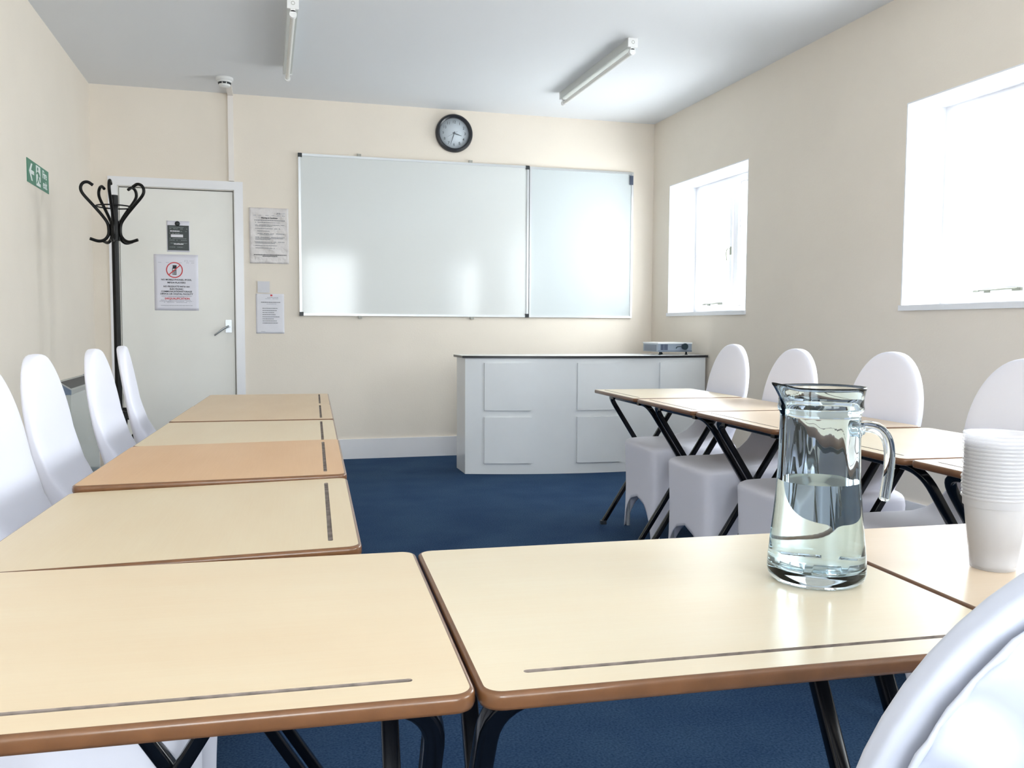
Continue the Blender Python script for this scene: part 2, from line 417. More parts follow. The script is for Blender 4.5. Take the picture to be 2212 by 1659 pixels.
# ================================================================== WALL FURNITURE
# whiteboards on the back wall
def whiteboard(name, x0, x1, z0, z1, label, surf, corners, clips, brk=None):
    t = thing(name, label, 'whiteboard', (x0, YB, z0)); w = x1-x0; h = z1-z0; f = 0.017
    b = NB(); bx(b, f*0.5, w-f*0.5, -0.014, -0.002, f*0.5, h-f*0.5); finish('writing_surface', b, surf, t)
    b = NB()
    bx(b, 0, f, -0.021, -0.001, 0.0, h); bx(b, w-f, w, -0.021, -0.001, 0, h); bx(b, f, w-f, -0.021, -0.001, 0, f); bx(b, f, w-f, -0.021, -0.001, h-f, h)
    bevel_all(b, 0.003, 2); finish('frame', b, M['alu'], t)
    for (cx, cz) in corners:
        b = NB(); s = 0.026; x = 0 if cx == 0 else w-s; z = 0 if cz == 0 else h-s
        bx(b, x-0.002, x+s+0.002, -0.024, -0.0005, z-0.002, z+s+0.002); bevel_all(b, 0.005, 2); finish('corner_cap', b, M['dark'], t)
    for (cx, up) in clips:
        b = NB(); z = h if up else 0; s = 1 if up else -1
        lo, hi = sorted((z-s*0.006, z+s*0.020)); bx(b, cx-x0-0.014, cx-x0+0.014, -0.018, -0.0005, lo, hi); bevel_all(b, 0.003, 1)
        finish('wall_clip', b, M['clip'], t)
    if brk:
        b = NB(); bx(b, w-0.034, w-0.006, -0.030, -0.020, h-0.105, h-0.03); bevel_all(b, 0.003, 1); finish('magnetic_clip', b, M['vent'], t)
    return t
whiteboard('whiteboard', 0.249, 2.068, 1.117, 2.338, 'large wide whiteboard with black corner caps on the back wall, left of the narrower one', M['board'],
           [(0, 0), (0, 1), (1, 0), (1, 1)], [(0.706, True), (1.584, True), (0.706, False), (1.598, False)])
whiteboard('whiteboard', 2.074, 2.981, 1.117, 2.334, 'narrower whiteboard near the right corner with a black clip at its top right', M['board2'], [], [], brk=True)

# wall clock
ck = thing('wall_clock', 'round black-rimmed wall clock with pale face above the large whiteboard', 'clock', (1.449, YB, 2.560))
b = NB(); pr = [(0.112, -0.004), (0.148, -0.004), (0.149, -0.022), (0.142, -0.036), (0.130, -0.040), (0.120, -0.034), (0.118, -0.014), (0.112, -0.012)]
def lathe_y(bm, prof, n=64, closed=False):
    t = NB(); lathe(t, [(r, -y) for r, y in prof], n, closed=closed)
    me = bpy.data.meshes.new('x'); bmesh.ops.recalc_face_normals(t, faces=t.faces[:])
    for v in t.verts: x, y, z = v.co; v.co = Vector((x, -z, y))
    t.to_mesh(me); t.free(); bm.from_mesh(me); bpy.data.meshes.remove(me)
lathe_y(b, pr, closed=True); finish('rim', b, M['black'], ck, autosmooth=40)
b = NB(); lathe_y(b, [(0, -0.004), (0.119, -0.004), (0.119, -0.014), (0, -0.014)]); finish('dial', b, M['clockface'], ck)
for h in range(1, 13):
    b = NB(); a = math.radians(h*30); text_mesh(b, str(h), 0.029, (0.088*math.sin(a), -0.0148, 0.088*math.cos(a)), (1, 0, 0), (0, 0, 1), bold=0.0003)
    finish('numeral', b, M['clockink'], ck)
def hand(L, tail, w, y, deg, name):
    b = NB(); a = math.radians(deg); dx, dz = math.sin(a), math.cos(a); px, pz = dz, -dx
    pts = [(-tail, w), (L*0.3, w), (L, w*0.35), (L, -w*0.35), (L*0.3, -w), (-tail, -w)]
    lo = [b.verts.new((dx*s+px*q, y, dz*s+pz*q)) for s, q in pts]; hi = [b.verts.new((dx*s+px*q, y-0.0012, dz*s+pz*q)) for s, q in pts]
    b.faces.new(lo); b.faces.new(list(reversed(hi)))
    for i in range(6): b.faces.new((lo[i], lo[(i+1) % 6], hi[(i+1) % 6], hi[i]))
    finish(name, b, M['clockink'], ck)
hand(0.063, 0.012, 0.0042, -0.0165, 106, 'hour_hand'); hand(0.092, 0.014, 0.0034, -0.0185, 198, 'minute_hand'); hand(0.075, 0.03, 0.0009, -0.0205, 240, 'second_hand')

# light switch
s = thing('light_switch', 'small square grey light switch beside the door, above the numbered notice', 'light switch', (-0.014, YB, 1.329))
b = NB(); bx(b, -0.044, 0.044, -0.010, 0, -0.043, 0.043); bevel_all(b, 0.003, 2); finish('switch_plate', b, M['switch'], s)
b = NB(); bx(b, -0.006, 0.008, -0.015, -0.010, -0.018, 0.006); bevel_all(b, 0.002, 1); finish('rocker', b, M['switch'], s)

# --- papers: helper draws rows of small word marks
def wordrow(bm, x0, x1, z, h, y, fill=0.8, mi=0):
    x = x0
    while x < x1-0.002:
        w = min(random.uniform(0.004, 0.014), x1-x)
        if random.random() < fill: bx(bm, x, x+w, y-0.0004, y, z-h/2, z+h/2, mi)
        x += w+0.0018
def sheet(bm, w, h, y=0, t=0.0015, wob=0.0, nx=14, nz=18):
    g = {}
    for i in range(nx+1):
        for j in range(nz+1):
            x = -w/2+w*i/nx; z = -h/2+h*j/nz
            d = 0.5*wob*(1+math.sin(3.1*x/w*4+1.3*j*0.4)*math.cos(2.2*z/h*5))
            g[i, j] = (bm.verts.new((x, y-t-d, z)), bm.verts.new((x, y-0.0002, z)))
    for i in range(nx):
        for j in range(nz):
            for s in (0, 1):
                q = [g[i, j][s], g[i+1, j][s], g[i+1, j+1][s], g[i, j+1][s]]; f = bm.faces.new(q if s == 0 else q[::-1]); f.smooth = True
    ring = [(i, 0) for i in range(nx)] + [(nx, j) for j in range(nz)] + [(i, nz) for i in range(nx, 0, -1)] + [(0, j) for j in range(nz, 0, -1)]
    for k in range(len(ring)):
        a, c = ring[k], ring[(k+1) % len(ring)]
        bm.faces.new((g[a][0], g[a][1], g[c][1], g[c][0]))
UX, UZ = (1, 0, 0), (0, 0, 1)
TLM = []
def TL(fn, *a, **k):
    # one line of print = one part of the sheet t
    b_ = NB(); fn(b_, *a, **k)
    used = sorted({f.material_index for f in b_.faces}); i = used[0] if used else 0
    for f in b_.faces: f.material_index = 0
    finish('printed_line', b_, TLM[i], t)
# phone notice on the door
YD = YB+0.012
t = thing('phone_notice', 'white notice on the door with red no-phones circle and red DISQUALIFICATION line', 'notice', (-0.632, YD, 1.352))
b = NB(); sheet(b, 0.305, 0.410, t=0.0018); finish('paper', b, M['paper_lilac'], t)
Yt = -0.0024
b = NB()
TLM[:] = [M['ink'], M['inkred'], M['inkpale']]
rows = [('NO MOBILE PHONES, iPODS,', 0.020, 0.210, 0.016), ('MP3/4 PLAYERS', -0.001, 0.125, 0.016), ('NO PRODUCTS WITH AN', -0.030, 0.180, 0.016),
        ('ELECTRONIC', -0.048, 0.094, 0.016), ('COMMUNICATION/STORAGE', -0.066, 0.213, 0.016), ('DEVICE OR DIGITAL FACILITY', -0.084, 0.226, 0.016)]
for s_, z, fw, sz in rows: TL(text_mesh, s_, sz, (0.0, Yt, z), UX, UZ, fitw=fw, bold=0.0004, mi=0)
TL(text_mesh, 'DISQUALIFICATION', 0.018, (0.004, Yt, -0.118), UX, UZ, fitw=0.170, bold=0.0005, mi=1)
for z, x0, x1 in [(-0.099, -0.105, 0.105), (-0.106, -0.06, 0.05), (-0.129, -0.11, 0.10), (-0.137, -0.12, 0.115), (-0.145, -0.09, 0.09), (-0.168, -0.11, 0.11)]: TL(wordrow, x0, x1, z, 0.0035, Yt, 0.95, 2)
for x in (-0.122, -0.07, -0.02, 0.02, 0.07, 0.105): TL(wordrow, x, x+0.02, 0.146, 0.003, Yt, 1, 2)
TL(text_mesh, 'JCQ', 0.015, (0.070, Yt, 0.160), UX, UZ, mi=2); TL(wordrow, 0.090, 0.125, 0.160, 0.0025, Yt, 1, 2)

b = NB(); n = 40; R1, R2 = 0.058, 0.051; cz = 0.092
def yring(bm, r1, r2, y, th, cx, cz_, n=40, mi=0):
    for k in range(n):
        a0, a1 = 2*PI*k/n, 2*PI*(k+1)/n
        P = [(r1, a0), (r1, a1), (r2, a1), (r2, a0)]
        f = [bm.verts.new((cx+r*math.cos(a), y-th, cz_+r*math.sin(a))) for r, a in P]
        g = [bm.verts.new((cx+r*math.cos(a), y, cz_+r*math.sin(a))) for r, a in P]
        bm.faces.new(f).material_index = mi; bm.faces.new((f[0], g[0], g[1], f[1])).material_index = mi; bm.faces.new((f[3], f[2], g[2], g[3])).material_index = mi
yring(b, R1, R2, Yt, 0.0008, -0.012, cz)
bx(b, -0.012-0.053, -0.012+0.053, Yt-0.0010, Yt, cz-0.0035, cz+0.0035, 0, rot=Matrix.Rotation(-math.radians(42), 3, 'Y'))
bx(b, -0.027, 0.001, Yt-0.0005, Yt, cz-0.036, cz+0.016, 1); bx(b, -0.024, 0.003, Yt-0.0005, Yt, cz+0.010, cz+0.035, 1)
bx(b, -0.023, -0.004, Yt-0.0008, Yt, cz-0.002, cz+0.010, 2)
for i in range(3):
    for j in range(4): bx(b, -0.024+i*0.008, -0.019+i*0.008, Yt-0.0008, Yt, cz-0.033+j*0.007, cz-0.029+j*0.007, 2)
finish('no_phone_symbol', b, [M['inkred'], M['ink'], M['paper']], t)
# dark notice above it
t = thing('dark_notice', 'small black notice with white writing and a dark round tab, high on the door', 'notice', (-0.614, YD, 1.690))
b = NB(); sheet(b, 0.158, 0.225, t=0.0015); finish('paper', b, M['paper_lilac'], t)
b = NB(); bx(b, -0.073, 0.075, -0.0030, -0.0016, -0.102, 0.080); finish('black_panel', b, M['slate'], t)
b = NB(); lathe_y(b, [(0, -0.0016), (0.018, -0.0016), (0.018, -0.005), (0, -0.005)], 20)
for v in b.verts: v.co.z += 0.093; v.co.x -= 0.004
finish('round_tab', b, M['dark'], t)
b = NB()
TLM[:] = [M['noticetext'], M['paper']]
for z, x0, x1 in [(0.066, -0.06, 0.06), (0.055, -0.06, 0.065), (0.036, -0.055, 0.06), (0.022, -0.06, 0.04), (-0.016, -0.06, 0.06), (-0.028, -0.06, 0.06), (-0.050, -0.06, 0.065), (-0.078, -0.06, 0.04)]: TL(wordrow, x0, x1, z, 0.003, -0.0031, 0.8)
TL(wordrow, -0.055, 0.01, 0.038, 0.007, -0.0032, 1, 1); TL(bx, -0.05, 0.034, -0.0038, -0.003, -0.006, 0.014, 1); TL(wordrow, -0.03, 0.035, -0.056, 0.007, -0.0032, 1, 1)

# warning poster beside the door
t = thing('exam_warning_poster', 'crinkled plastic-covered warning sheet full of small print, between door and whiteboard', 'notice', (0.031, YB, 1.713))
b = NB(); sheet(b, 0.285, 0.415, t=0.002, wob=0.012, nx=20, nz=28); finish('paper', b, M['paper_warm'], t)
Yt = -0.0148; b = NB()
TLM[:] = [M['ink'], M['inkgrey'], M['inkpale']]
TL(text_mesh, 'JCQ', 0.015, (0.070, Yt, 0.167), UX, UZ, mi=1, bold=0.0004); TL(wordrow, 0.088, 0.118, 0.167, 0.003, Yt, 1, 2)
for x in (-0.115, -0.075, -0.025, 0.02, 0.06, 0.095): TL(wordrow, x, x+0.022, 0.150, 0.004, Yt, 1, 2)
TL(text_mesh, 'Warning to Candidates', 0.014, (0.003, Yt, 0.132), UX, UZ, fitw=0.120, bold=0.0004)
TL(wordrow, -0.105, 0.115, 0.114, 0.005, Yt, 1, 1)
z = 0.098
for k, (n, ind) in enumerate([(1, 0), (2, 0), (1, 0), (1, 1), (2, 1), (3, 0), (2, 0), (1, 0), (1, 0)]):
    for q in range(n):
        TL(wordrow, -0.100+0.016*ind, (0.112 if q < n-1 else random.uniform(0.0, 0.09)), z, 0.0038, Yt, 0.95, 1); z -= 0.0085
    z -= 0.010
TL(wordrow, -0.112, 0.125, -0.143, 0.005, Yt, 1, 0); TL(wordrow, -0.05, 0.06, -0.153, 0.004, Yt, 1, 0)

# numbered notice under the switch
t = thing('numbered_notice', 'white sheet with a numbered list, hung under the light switch', 'notice', (0.031, YB, 1.129))
b = NB(); sheet(b, 0.206, 0.300, t=0.0018, wob=0.002); finish('paper', b, M['paper'], t)
Yt = -0.0046; b = NB()
TLM[:] = [M['inkgrey'], M['inkpale'], M['inkred']]
TL(bx, 0.003, 0.018, Yt-0.0005, Yt, 0.132, 0.144, 2); TL(wordrow, -0.02, 0.062, 0.122, 0.004, Yt, 1, 1); TL(wordrow, -0.035, 0.062, 0.112, 0.003, Yt, 0.8, 1)
TL(wordrow, -0.065, 0.075, 0.086, 0.006, Yt, 1, 0); TL(wordrow, -0.025, 0.045, 0.073, 0.003, Yt, 0.8, 1)
for k, L in enumerate((0.11, 0.105, 0.085, 0.095, 0.125, 0.082, 0.105, 0.112)):
    z = 0.040-k*0.0158; TL(text_mesh, str(k+1), 0.006, (-0.068, Yt, z), UX, UZ, mi=1); TL(wordrow, -0.056, -0.056+L, z, 0.005, Yt, 1, 0)
TL(wordrow, -0.066, -0.035, -0.135, 0.003, Yt, 1, 1)


# fire exit sign on the left wall (reads along +Y)
t = thing('fire_exit_sign', 'green and white Fire exit sign with arrow and running figure on the left wall', 'sign', (XL, 5.372, 1.844))
SY, SZ = 0.235, 0.062
b = NB(); bx(b, 0, 0.003, -SY, SY, -SZ, SZ); finish('sign_panel', b, M['green'], t)
def ypoly(bm, pts, x0=0.003, th=0.001, mi=0):
    a = [bm.verts.new((x0+th, y, z)) for y, z in pts]; c = [bm.verts.new((x0, y, z)) for y, z in pts]
    bm.faces.new(a).material_index = mi
    for i in range(len(pts)): bm.faces.new((a[i], c[i], c[(i+1) % len(pts)], a[(i+1) % len(pts)])).material_index = mi
b = NB()
ypoly(b, [(-0.200, 0.0), (-0.155, 0.045), (-0.130, 0.045), (-0.160, 0.010), (-0.098, 0.010), (-0.098, -0.010), (-0.160, -0.010), (-0.130, -0.045), (-0.155, -0.045)])
finish('arrow', b, M['signwhite'], t, fix=True)
b = NB(); ypoly(b, [(-0.052, -0.054), (0.040, -0.054), (0.040, 0.054), (-0.052, 0.054)])
g_ = 0.0041
ypoly(b, [(-0.020+0.011*math.cos(a*PI/5), 0.036+0.010*math.sin(a*PI/5)) for a in range(10)], g_, mi=1)
ypoly(b, [(-0.020, 0.024), (0.006, 0.018), (0.002, -0.010), (-0.016, -0.008)], g_, mi=1)
ypoly(b, [(-0.020, 0.024), (-0.050, 0.012), (-0.046, 0.004), (-0.016, 0.014)], g_, mi=1)
ypoly(b, [(0.006, 0.018), (0.026, 0.004), (0.022, -0.003), (0.002, 0.006)], g_, mi=1)
ypoly(b, [(-0.016, -0.008), (-0.004, -0.010), (-0.020, -0.030), (-0.044, -0.046), (-0.048, -0.040), (-0.028, -0.026)], g_, mi=1)
ypoly(b, [(-0.006, -0.010), (0.004, -0.010), (0.020, -0.028), (0.034, -0.030), (0.034, -0.038), (0.014, -0.036)], g_, mi=1)
finish('running_figure', b, [M['signwhite'], M['green']], t)
b = NB(); text_mesh(b, 'Fire', 0.062, (0.0036, 0.137, 0.026), (0, 1, 0), UZ, bold=0.0008); text_mesh(b, 'exit', 0.062, (0.0036, 0.140, -0.028), (0, 1, 0), UZ, bold=0.0008)
finish('lettering', b, M['signwhite'], t)

# panel heater on the left wall
t = thing('storage_heater', 'grey slimline panel heater with sloping slotted top on the left wall', 'heater', (XL, 5.60, 0))
b = NB(); bx(b, 0.002, 0.088, 0.0, 0.86, 0.07, 0.630); bevel_all(b, 0.006, 2); finish('body', b, M['heater'], t)
def wedge(bm, y0, y1, x0=0.002, x1=0.088, za=0.630, zb=0.655, zc=0.705):
    P = [(x0, za), (x1, za), (x1, zb), (x0+0.012, zc), (x0, zc)]
    A = [bm.verts.new((x, y0, z)) for x, z in P]; B = [bm.verts.new((x, y1, z)) for x, z in P]
    bm.faces.new(A); bm.faces.new(B[::-1])
    for i in range(5): bm.faces.new((A[i], B[i], B[(i+1) % 5], A[(i+1) % 5]))
b = NB(); wedge(b, 0.02, 0.84); finish('top_rail', b, M['heatertop'], t)
for y in (0, 0.84):
    b = NB(); wedge(b, y, y+0.02, 0.001, 0.089, 0.629, 0.656, 0.707); finish('end_cap', b, M['heatercap'], t)
b = NB()
for k in range(46):
    y = 0.07+k*0.0160; A = Vector((0.024, y, 0.701)); B_ = Vector((0.078, y, 0.663))
    d = (B_-A).normalized(); n = Vector((-d.z, 0, d.x)); n = n if n.z > 0 else -n
    q = [A, B_, B_+Vector((0, 0.009, 0)), A+Vector((0, 0.009, 0))]
    lo = [b.verts.new(p-n*0.003) for p in q]; hi = [b.verts.new(p+n*0.0012) for p in q]
    b.faces.new(hi); b.faces.new(lo[::-1])
    for i in range(4): b.faces.new((lo[i], lo[(i+1) % 4], hi[(i+1) % 4], hi[i]))
finish('grille_slots', b, M['grille'], t)
for y in (0.1, 0.74):
    b = NB(); bx(b, 0.004, 0.07, y, y+0.03, 0.0, 0.072); finish('foot', b, M['heatercap'], t)

# smoke detector and cable trunking
t = thing('smoke_detector', 'round white smoke detector on the ceiling above the door', 'smoke detector', (-0.255, 6.50, ZC))
b = NB(); lathe(b, [(0, 0), (0.058, 0), (0.058, -0.016), (0.052, -0.022), (0, -0.022)], 40); finish('base', b, M['detector'], t, autosmooth=40)
b = NB(); lathe(b, [(0, -0.0225), (0.050, -0.0225), (0.050, -0.034), (0.036, -0.034), (0.036, -0.045), (0.040, -0.046), (0.036, -0.058), (0.020, -0.064), (0, -0.065)], 40); finish('sensor_cap', b, M['detector'], t, autosmooth=40)
b = NB()
for k in range(8):
    a = 2*PI*k/8; c = Vector((0.0365*math.cos(a), 0.0365*math.sin(a), -0.040))
    R_ = Matrix.Rotation(a, 3, 'Z'); bx(b, c.x-0.006, c.x+0.006, c.y-0.010, c.y+0.010, c.z-0.0055, c.z+0.0055, rot=R_)
finish('vent_opening', b, M['dark'], t)
b = NB(); bx(b, -0.252, -0.214, YB-0.022, YB, 2.107, ZC); bx(b, -0.252, -0.214, 6.56, YB-0.022, ZC-0.020, ZC); bevel_all(b, 0.003, 1)
tag(finish('cable_trunking', b, M['trunk']), 'slim white cable trunking running from smoke detector down to the door frame', 'trunking')

# two fluorescent battens
def batten(x, y0, label, roll=0):
    t = thing('fluorescent_light', label, 'ceiling light', (x, y0, ZC), 0, 'fluorescent tube lights on the ceiling'); L = 1.27
    b = NB(); bx(b, -0.027, 0.027, 0.012, L-0.012, -0.048, 0); bevel_all(b, 0.004, 2); finish('fitting_body', b, M['batten'], t)
    for y in (0, L-0.014):
        b = NB(); bx(b, -0.030, 0.030, y, y+0.014, -0.052, 0); bevel_all(b, 0.004, 2); c = finish('end_cap', b, M['battencap'], t)
        b = NB(); yc = y+0.007; s_ = 0.0005
        yy = y-0.0006 if y == 0 else y+0.0146
        me_ = NB(); 
        for k in range(16):
            a0, a1 = 2*PI*k/16, 2*PI*(k+1)/16
            P = [(0.010*math.cos(a0), 0.010*math.sin(a0)), (0.010*math.cos(a1), 0.010*math.sin(a1)), (0.0075*math.cos(a1), 0.0075*math.sin(a1)), (0.0075*math.cos(a0), 0.0075*math.sin(a0))]
            b.faces.new([b.verts.new((px, yy, -0.024+pz)) for px, pz in P])
        me_.free()
        finish('knockout_ring', b, M['clip'], c, fix=False)
    for y in (0.004, L-0.030):
        b = NB(); bx(b, -0.012, 0.012, y, y+0.026, -0.066, -0.048)
        tt = NB(); tube(tt, [(0, y, -0.078), (0, y+0.026, -0.078)], 0.019, 20); me = bpy.data.meshes.new('x'); tt.to_mesh(me); tt.free(); b.from_mesh(me); bpy.data.meshes.remove(me)
        finish('lamp_holder', b, M['battencap'], t, autosmooth=40)
    b = NB(); tube(b, [(0, 0.03, -0.078), (0, L-0.03, -0.078)], 0.0130, 20); finish('fluorescent_tube', b, M['lamp'], t, autosmooth=40)
    return t
batten(0.157, 4.845, 'fluorescent batten light nearer the door side, cut by the top of the photo')
batten(2.113, 4.925, 'fluorescent batten light on the right, nearer the windows')

# ================================================================== COUNTER
def cy(x): return 5.825 + 0.155*(x-2.42)**2
CX0, CX1, CYB, CH = 1.340, 3.150, 6.29, 0.818
t = thing('counter', 'white curved-front counter with black-edged top below the whiteboards', 'counter', (0, 0, 0))
N = 36; X = [CX0+(CX1-CX0)*i/N for i in range(N+1)]
def ribbon(bm, X, yo0, yo1, z0, z1):
    """curved slab between two offsets from the front curve"""
    A = [[bm.verts.new((x, cy(x)+yo, z)) for x in X] for yo in (yo0, yo1) for z in (z0, z1)]
    a0, a1, b0, b1 = A
    for i in range(len(X)-1):
        for p, q in ((a0, a1), (a1, b1), (b1, b0), (b0, a0)): f = bm.faces.new((p[i], p[i+1], q[i+1], q[i]))
    bm.faces.new((a0[0], a1[0], b1[0], b0[0])); bm.faces.new((a0[-1], b0[-1], b1[-1], a1[-1]))
b = NB(); ribbon(b, X, 0, 0.02, 0.0, CH); finish('front_panel', b, M['counter'], t)
for x, nm in ((CX0, 0), (CX1-0.02, 1)):
    b = NB(); bx(b, x+0.0005, x+0.0195, cy(x)+0.021, CYB, 0.0, CH); finish('end_panel', b, M['counter'], t)
b = NB(); bx(b, CX0+0.02, CX1-0.02, 6.0, CYB-0.02, 0.40, 0.418); finish('shelf', b, M['counter'], t)
for (x0, x1) in ((1.466, 1.787), (2.112, 2.440), (2.745, 3.070)):
    for (z0, z1) in ((0.452, 0.785), (0.078, 0.405)):
        b = NB(); ribbon(b, [x0+(x1-x0)*i/8 for i in range(9)], -0.018, -0.0002, z0, z1); finish('raised_panel', b, M['counter'], t)
b = NB()
XT = [CX0-0.022+(CX1+0.012-CX0+0.022)*i/N for i in range(N+1)]
lo = [b.verts.new((x, cy(x)-0.018, CH+0.0005)) for x in XT]+[b.verts.new((XT[-1], CYB+0.01, CH+0.0005)), b.verts.new((XT[0], CYB+0.01, CH+0.0005))]
hi = [b.verts.new((v.co.x, v.co.y, CH+0.017)) for v in lo]
f = b.faces.new(hi); b.faces.new(lo[::-1])
for i in range(len(lo)): b.faces.new((lo[i], lo[(i+1) % len(lo)], hi[(i+1) % len(lo)], hi[i])).material_index = 1
finish('counter_top', b, [M['counter'], M['black']], t)

# projector on the counter
CT = CH+0.017
t = thing('projector', 'small silver video projector with a dark lens cap on the curved counter', 'projector', (2.800, 5.985, CT))
PW, PD, Z0, Z1 = 0.275, 0.265, 0.022, 0.092
b = NB(); bx(b, 0, PW, 0, PD, Z0, Z1-0.010); bevel_all(b, 0.005, 2); finish('body', b, M['silver'], t)
b = NB(); bx(b, -0.003, PW+0.003, -0.004, PD+0.003, Z1-0.0098, Z1); bevel_all(b, 0.004, 2); finish('top_cover', b, M['projtop'], t)
b = NB(); bx(b, -0.0015, 0.0, 0.03, PD-0.02, Z0+0.006, Z1-0.018); finish('side_vent', b, M['projgrey'], t)
for x0, x1 in ((0.022, 0.045), (0.049, 0.078)):
    b = NB(); bx(b, x0, x1, -0.0016, 0.002, Z0+0.014, Z1-0.014)
    for k in range(5): bx(b, x0+0.001, x1-0.001, -0.0030, -0.0016, Z0+0.016+k*0.008, Z0+0.019+k*0.008)
    finish('front_vent', b, M['vent'], t)
b = NB(); bx(b, 0.0, PW, -0.003, 0.0, Z0, Z0+0.012); finish('lower_trim', b, M['projgrey'], t)
def ycyl(bm, x, z, r, y0, y1, n=32):
    tube(bm, [(x, y0, z), (x, y1, z)], r, n)
b = NB(); ycyl(b, 0.212, 0.062, 0.0235, -0.014, 0.002); l = finish('lens', b, M['vent'], t, autosmooth=40)
b = NB(); ycyl(b, 0.212, 0.062, 0.0245, -0.020, -0.014); cp = finish('lens_cap', b, M['lenscap'], t, autosmooth=40)
b = NB(); tube(b, curve_pts([(0.190, -0.017, 0.062), (0.165, -0.014, 0.062), (0.150, -0.008, 0.058), (0.147, -0.003, 0.048)], 4), 0.0035, 8); finish('strap', b, M['lenscap'], cp, autosmooth=40)
for x, y in ((0.03, 0.03), (PW-0.03, 0.03), (PW/2, PD-0.03)):
    b = NB(); lathe(b, [(0, 0), (0.011, 0), (0.011, 0.006), (0.007, 0.008), (0.007, Z0+0.001), (0, Z0+0.001)], 16, cx=x, cy=y); finish('foot', b, M['dark'], t)

# ================================================================== COAT STAND
t = thing('coat_stand', 'tall black bentwood-style coat stand with curled hooks by the left corner and door', 'coat stand', (-0.812, 5.40, 0))
b = NB(); lathe(b, [(0, 0.14), (0.019, 0.14), (0.019, 1.70), (0.021, 1.70), (0.021, 1.764), (0, 1.764)], 24); finish('pole', b, M['stand'], t, autosmooth=40)
b = NB(); lathe(b, [(0.0195, 1.51), (0.026, 1.51), (0.026, 1.62), (0.0195, 1.62)], 24, closed=True); finish('hub', b, M['stand'], t, autosmooth=40)
view = math.atan2(-5.40, 0.812)      # direction from the stand towards the room's near end
for k in range(5):
    a = view-math.radians(8)+k*2*PI/5; dx, dy = math.cos(a), math.sin(a)
    P = [(0.126, 1.832), (0.158, 1.850), (0.188, 1.842), (0.204, 1.812), (0.192, 1.772), (0.128, 1.700), (0.075, 1.640), (0.040, 1.590), (0.0315, 1.545), (0.036, 1.505), (0.062, 1.474), (0.100, 1.464), (0.155, 1.478)]
    P = [(0.0315+(r-0.0315)*0.80 if r > 0.0315 else r, 1.70+(z-1.70)*0.83) for r, z in P]
    b = NB(); tube(b, curve_pts([(dx*r, dy*r, z) for r, z in P], 6), 0.0085, 12); finish('hook', b, M['stand'], t, autosmooth=60)
b = NB(); tube(b, [(0.094*math.cos(2*PI*k/40), 0.094*math.sin(2*PI*k/40), 1.700) for k in range(40)], 0.004, 8, closed=True); finish('hook_ring', b, M['stand'], t, autosmooth=60)
for z in (0.515, 0.55):
    b = NB(); tube(b, [(0.125*math.cos(2*PI*k/40), 0.125*math.sin(2*PI*k/40), z) for k in range(40)], 0.0075, 8, closed=True)
    for k in range(4):
        a = k*PI/2+0.4; tube(b, [(0.018*math.cos(a), 0.018*math.sin(a), z), (0.124*math.cos(a), 0.124*math.sin(a), z)], 0.006, 8)
    finish('umbrella_ring', b, M['stand'], t, autosmooth=60)
for k in range(4):
    a = 0.4+k*PI/2; dx, dy = math.cos(a), math.sin(a)
    P = [(0.125, 0.555), (0.125, 0.50), (0.10, 0.44), (0.055, 0.37), (0.032, 0.29), (0.04, 0.21), (0.09, 0.15), (0.16, 0.10), (0.21, 0.045), (0.222, 0.012)]
    b = NB(); tube(b, curve_pts([(dx*r, dy*r, z) for r, z in P], 6), 0.0105, 12); lg = finish('leg', b, M['stand'], t, autosmooth=60)
    b = NB(); lathe(b, [(0, 0), (0.014, 0), (0.014, 0.03), (0, 0.03)], 16, cx=dx*0.222, cy=dy*0.222); finish('foot_cap', b, M['dark'], lg)

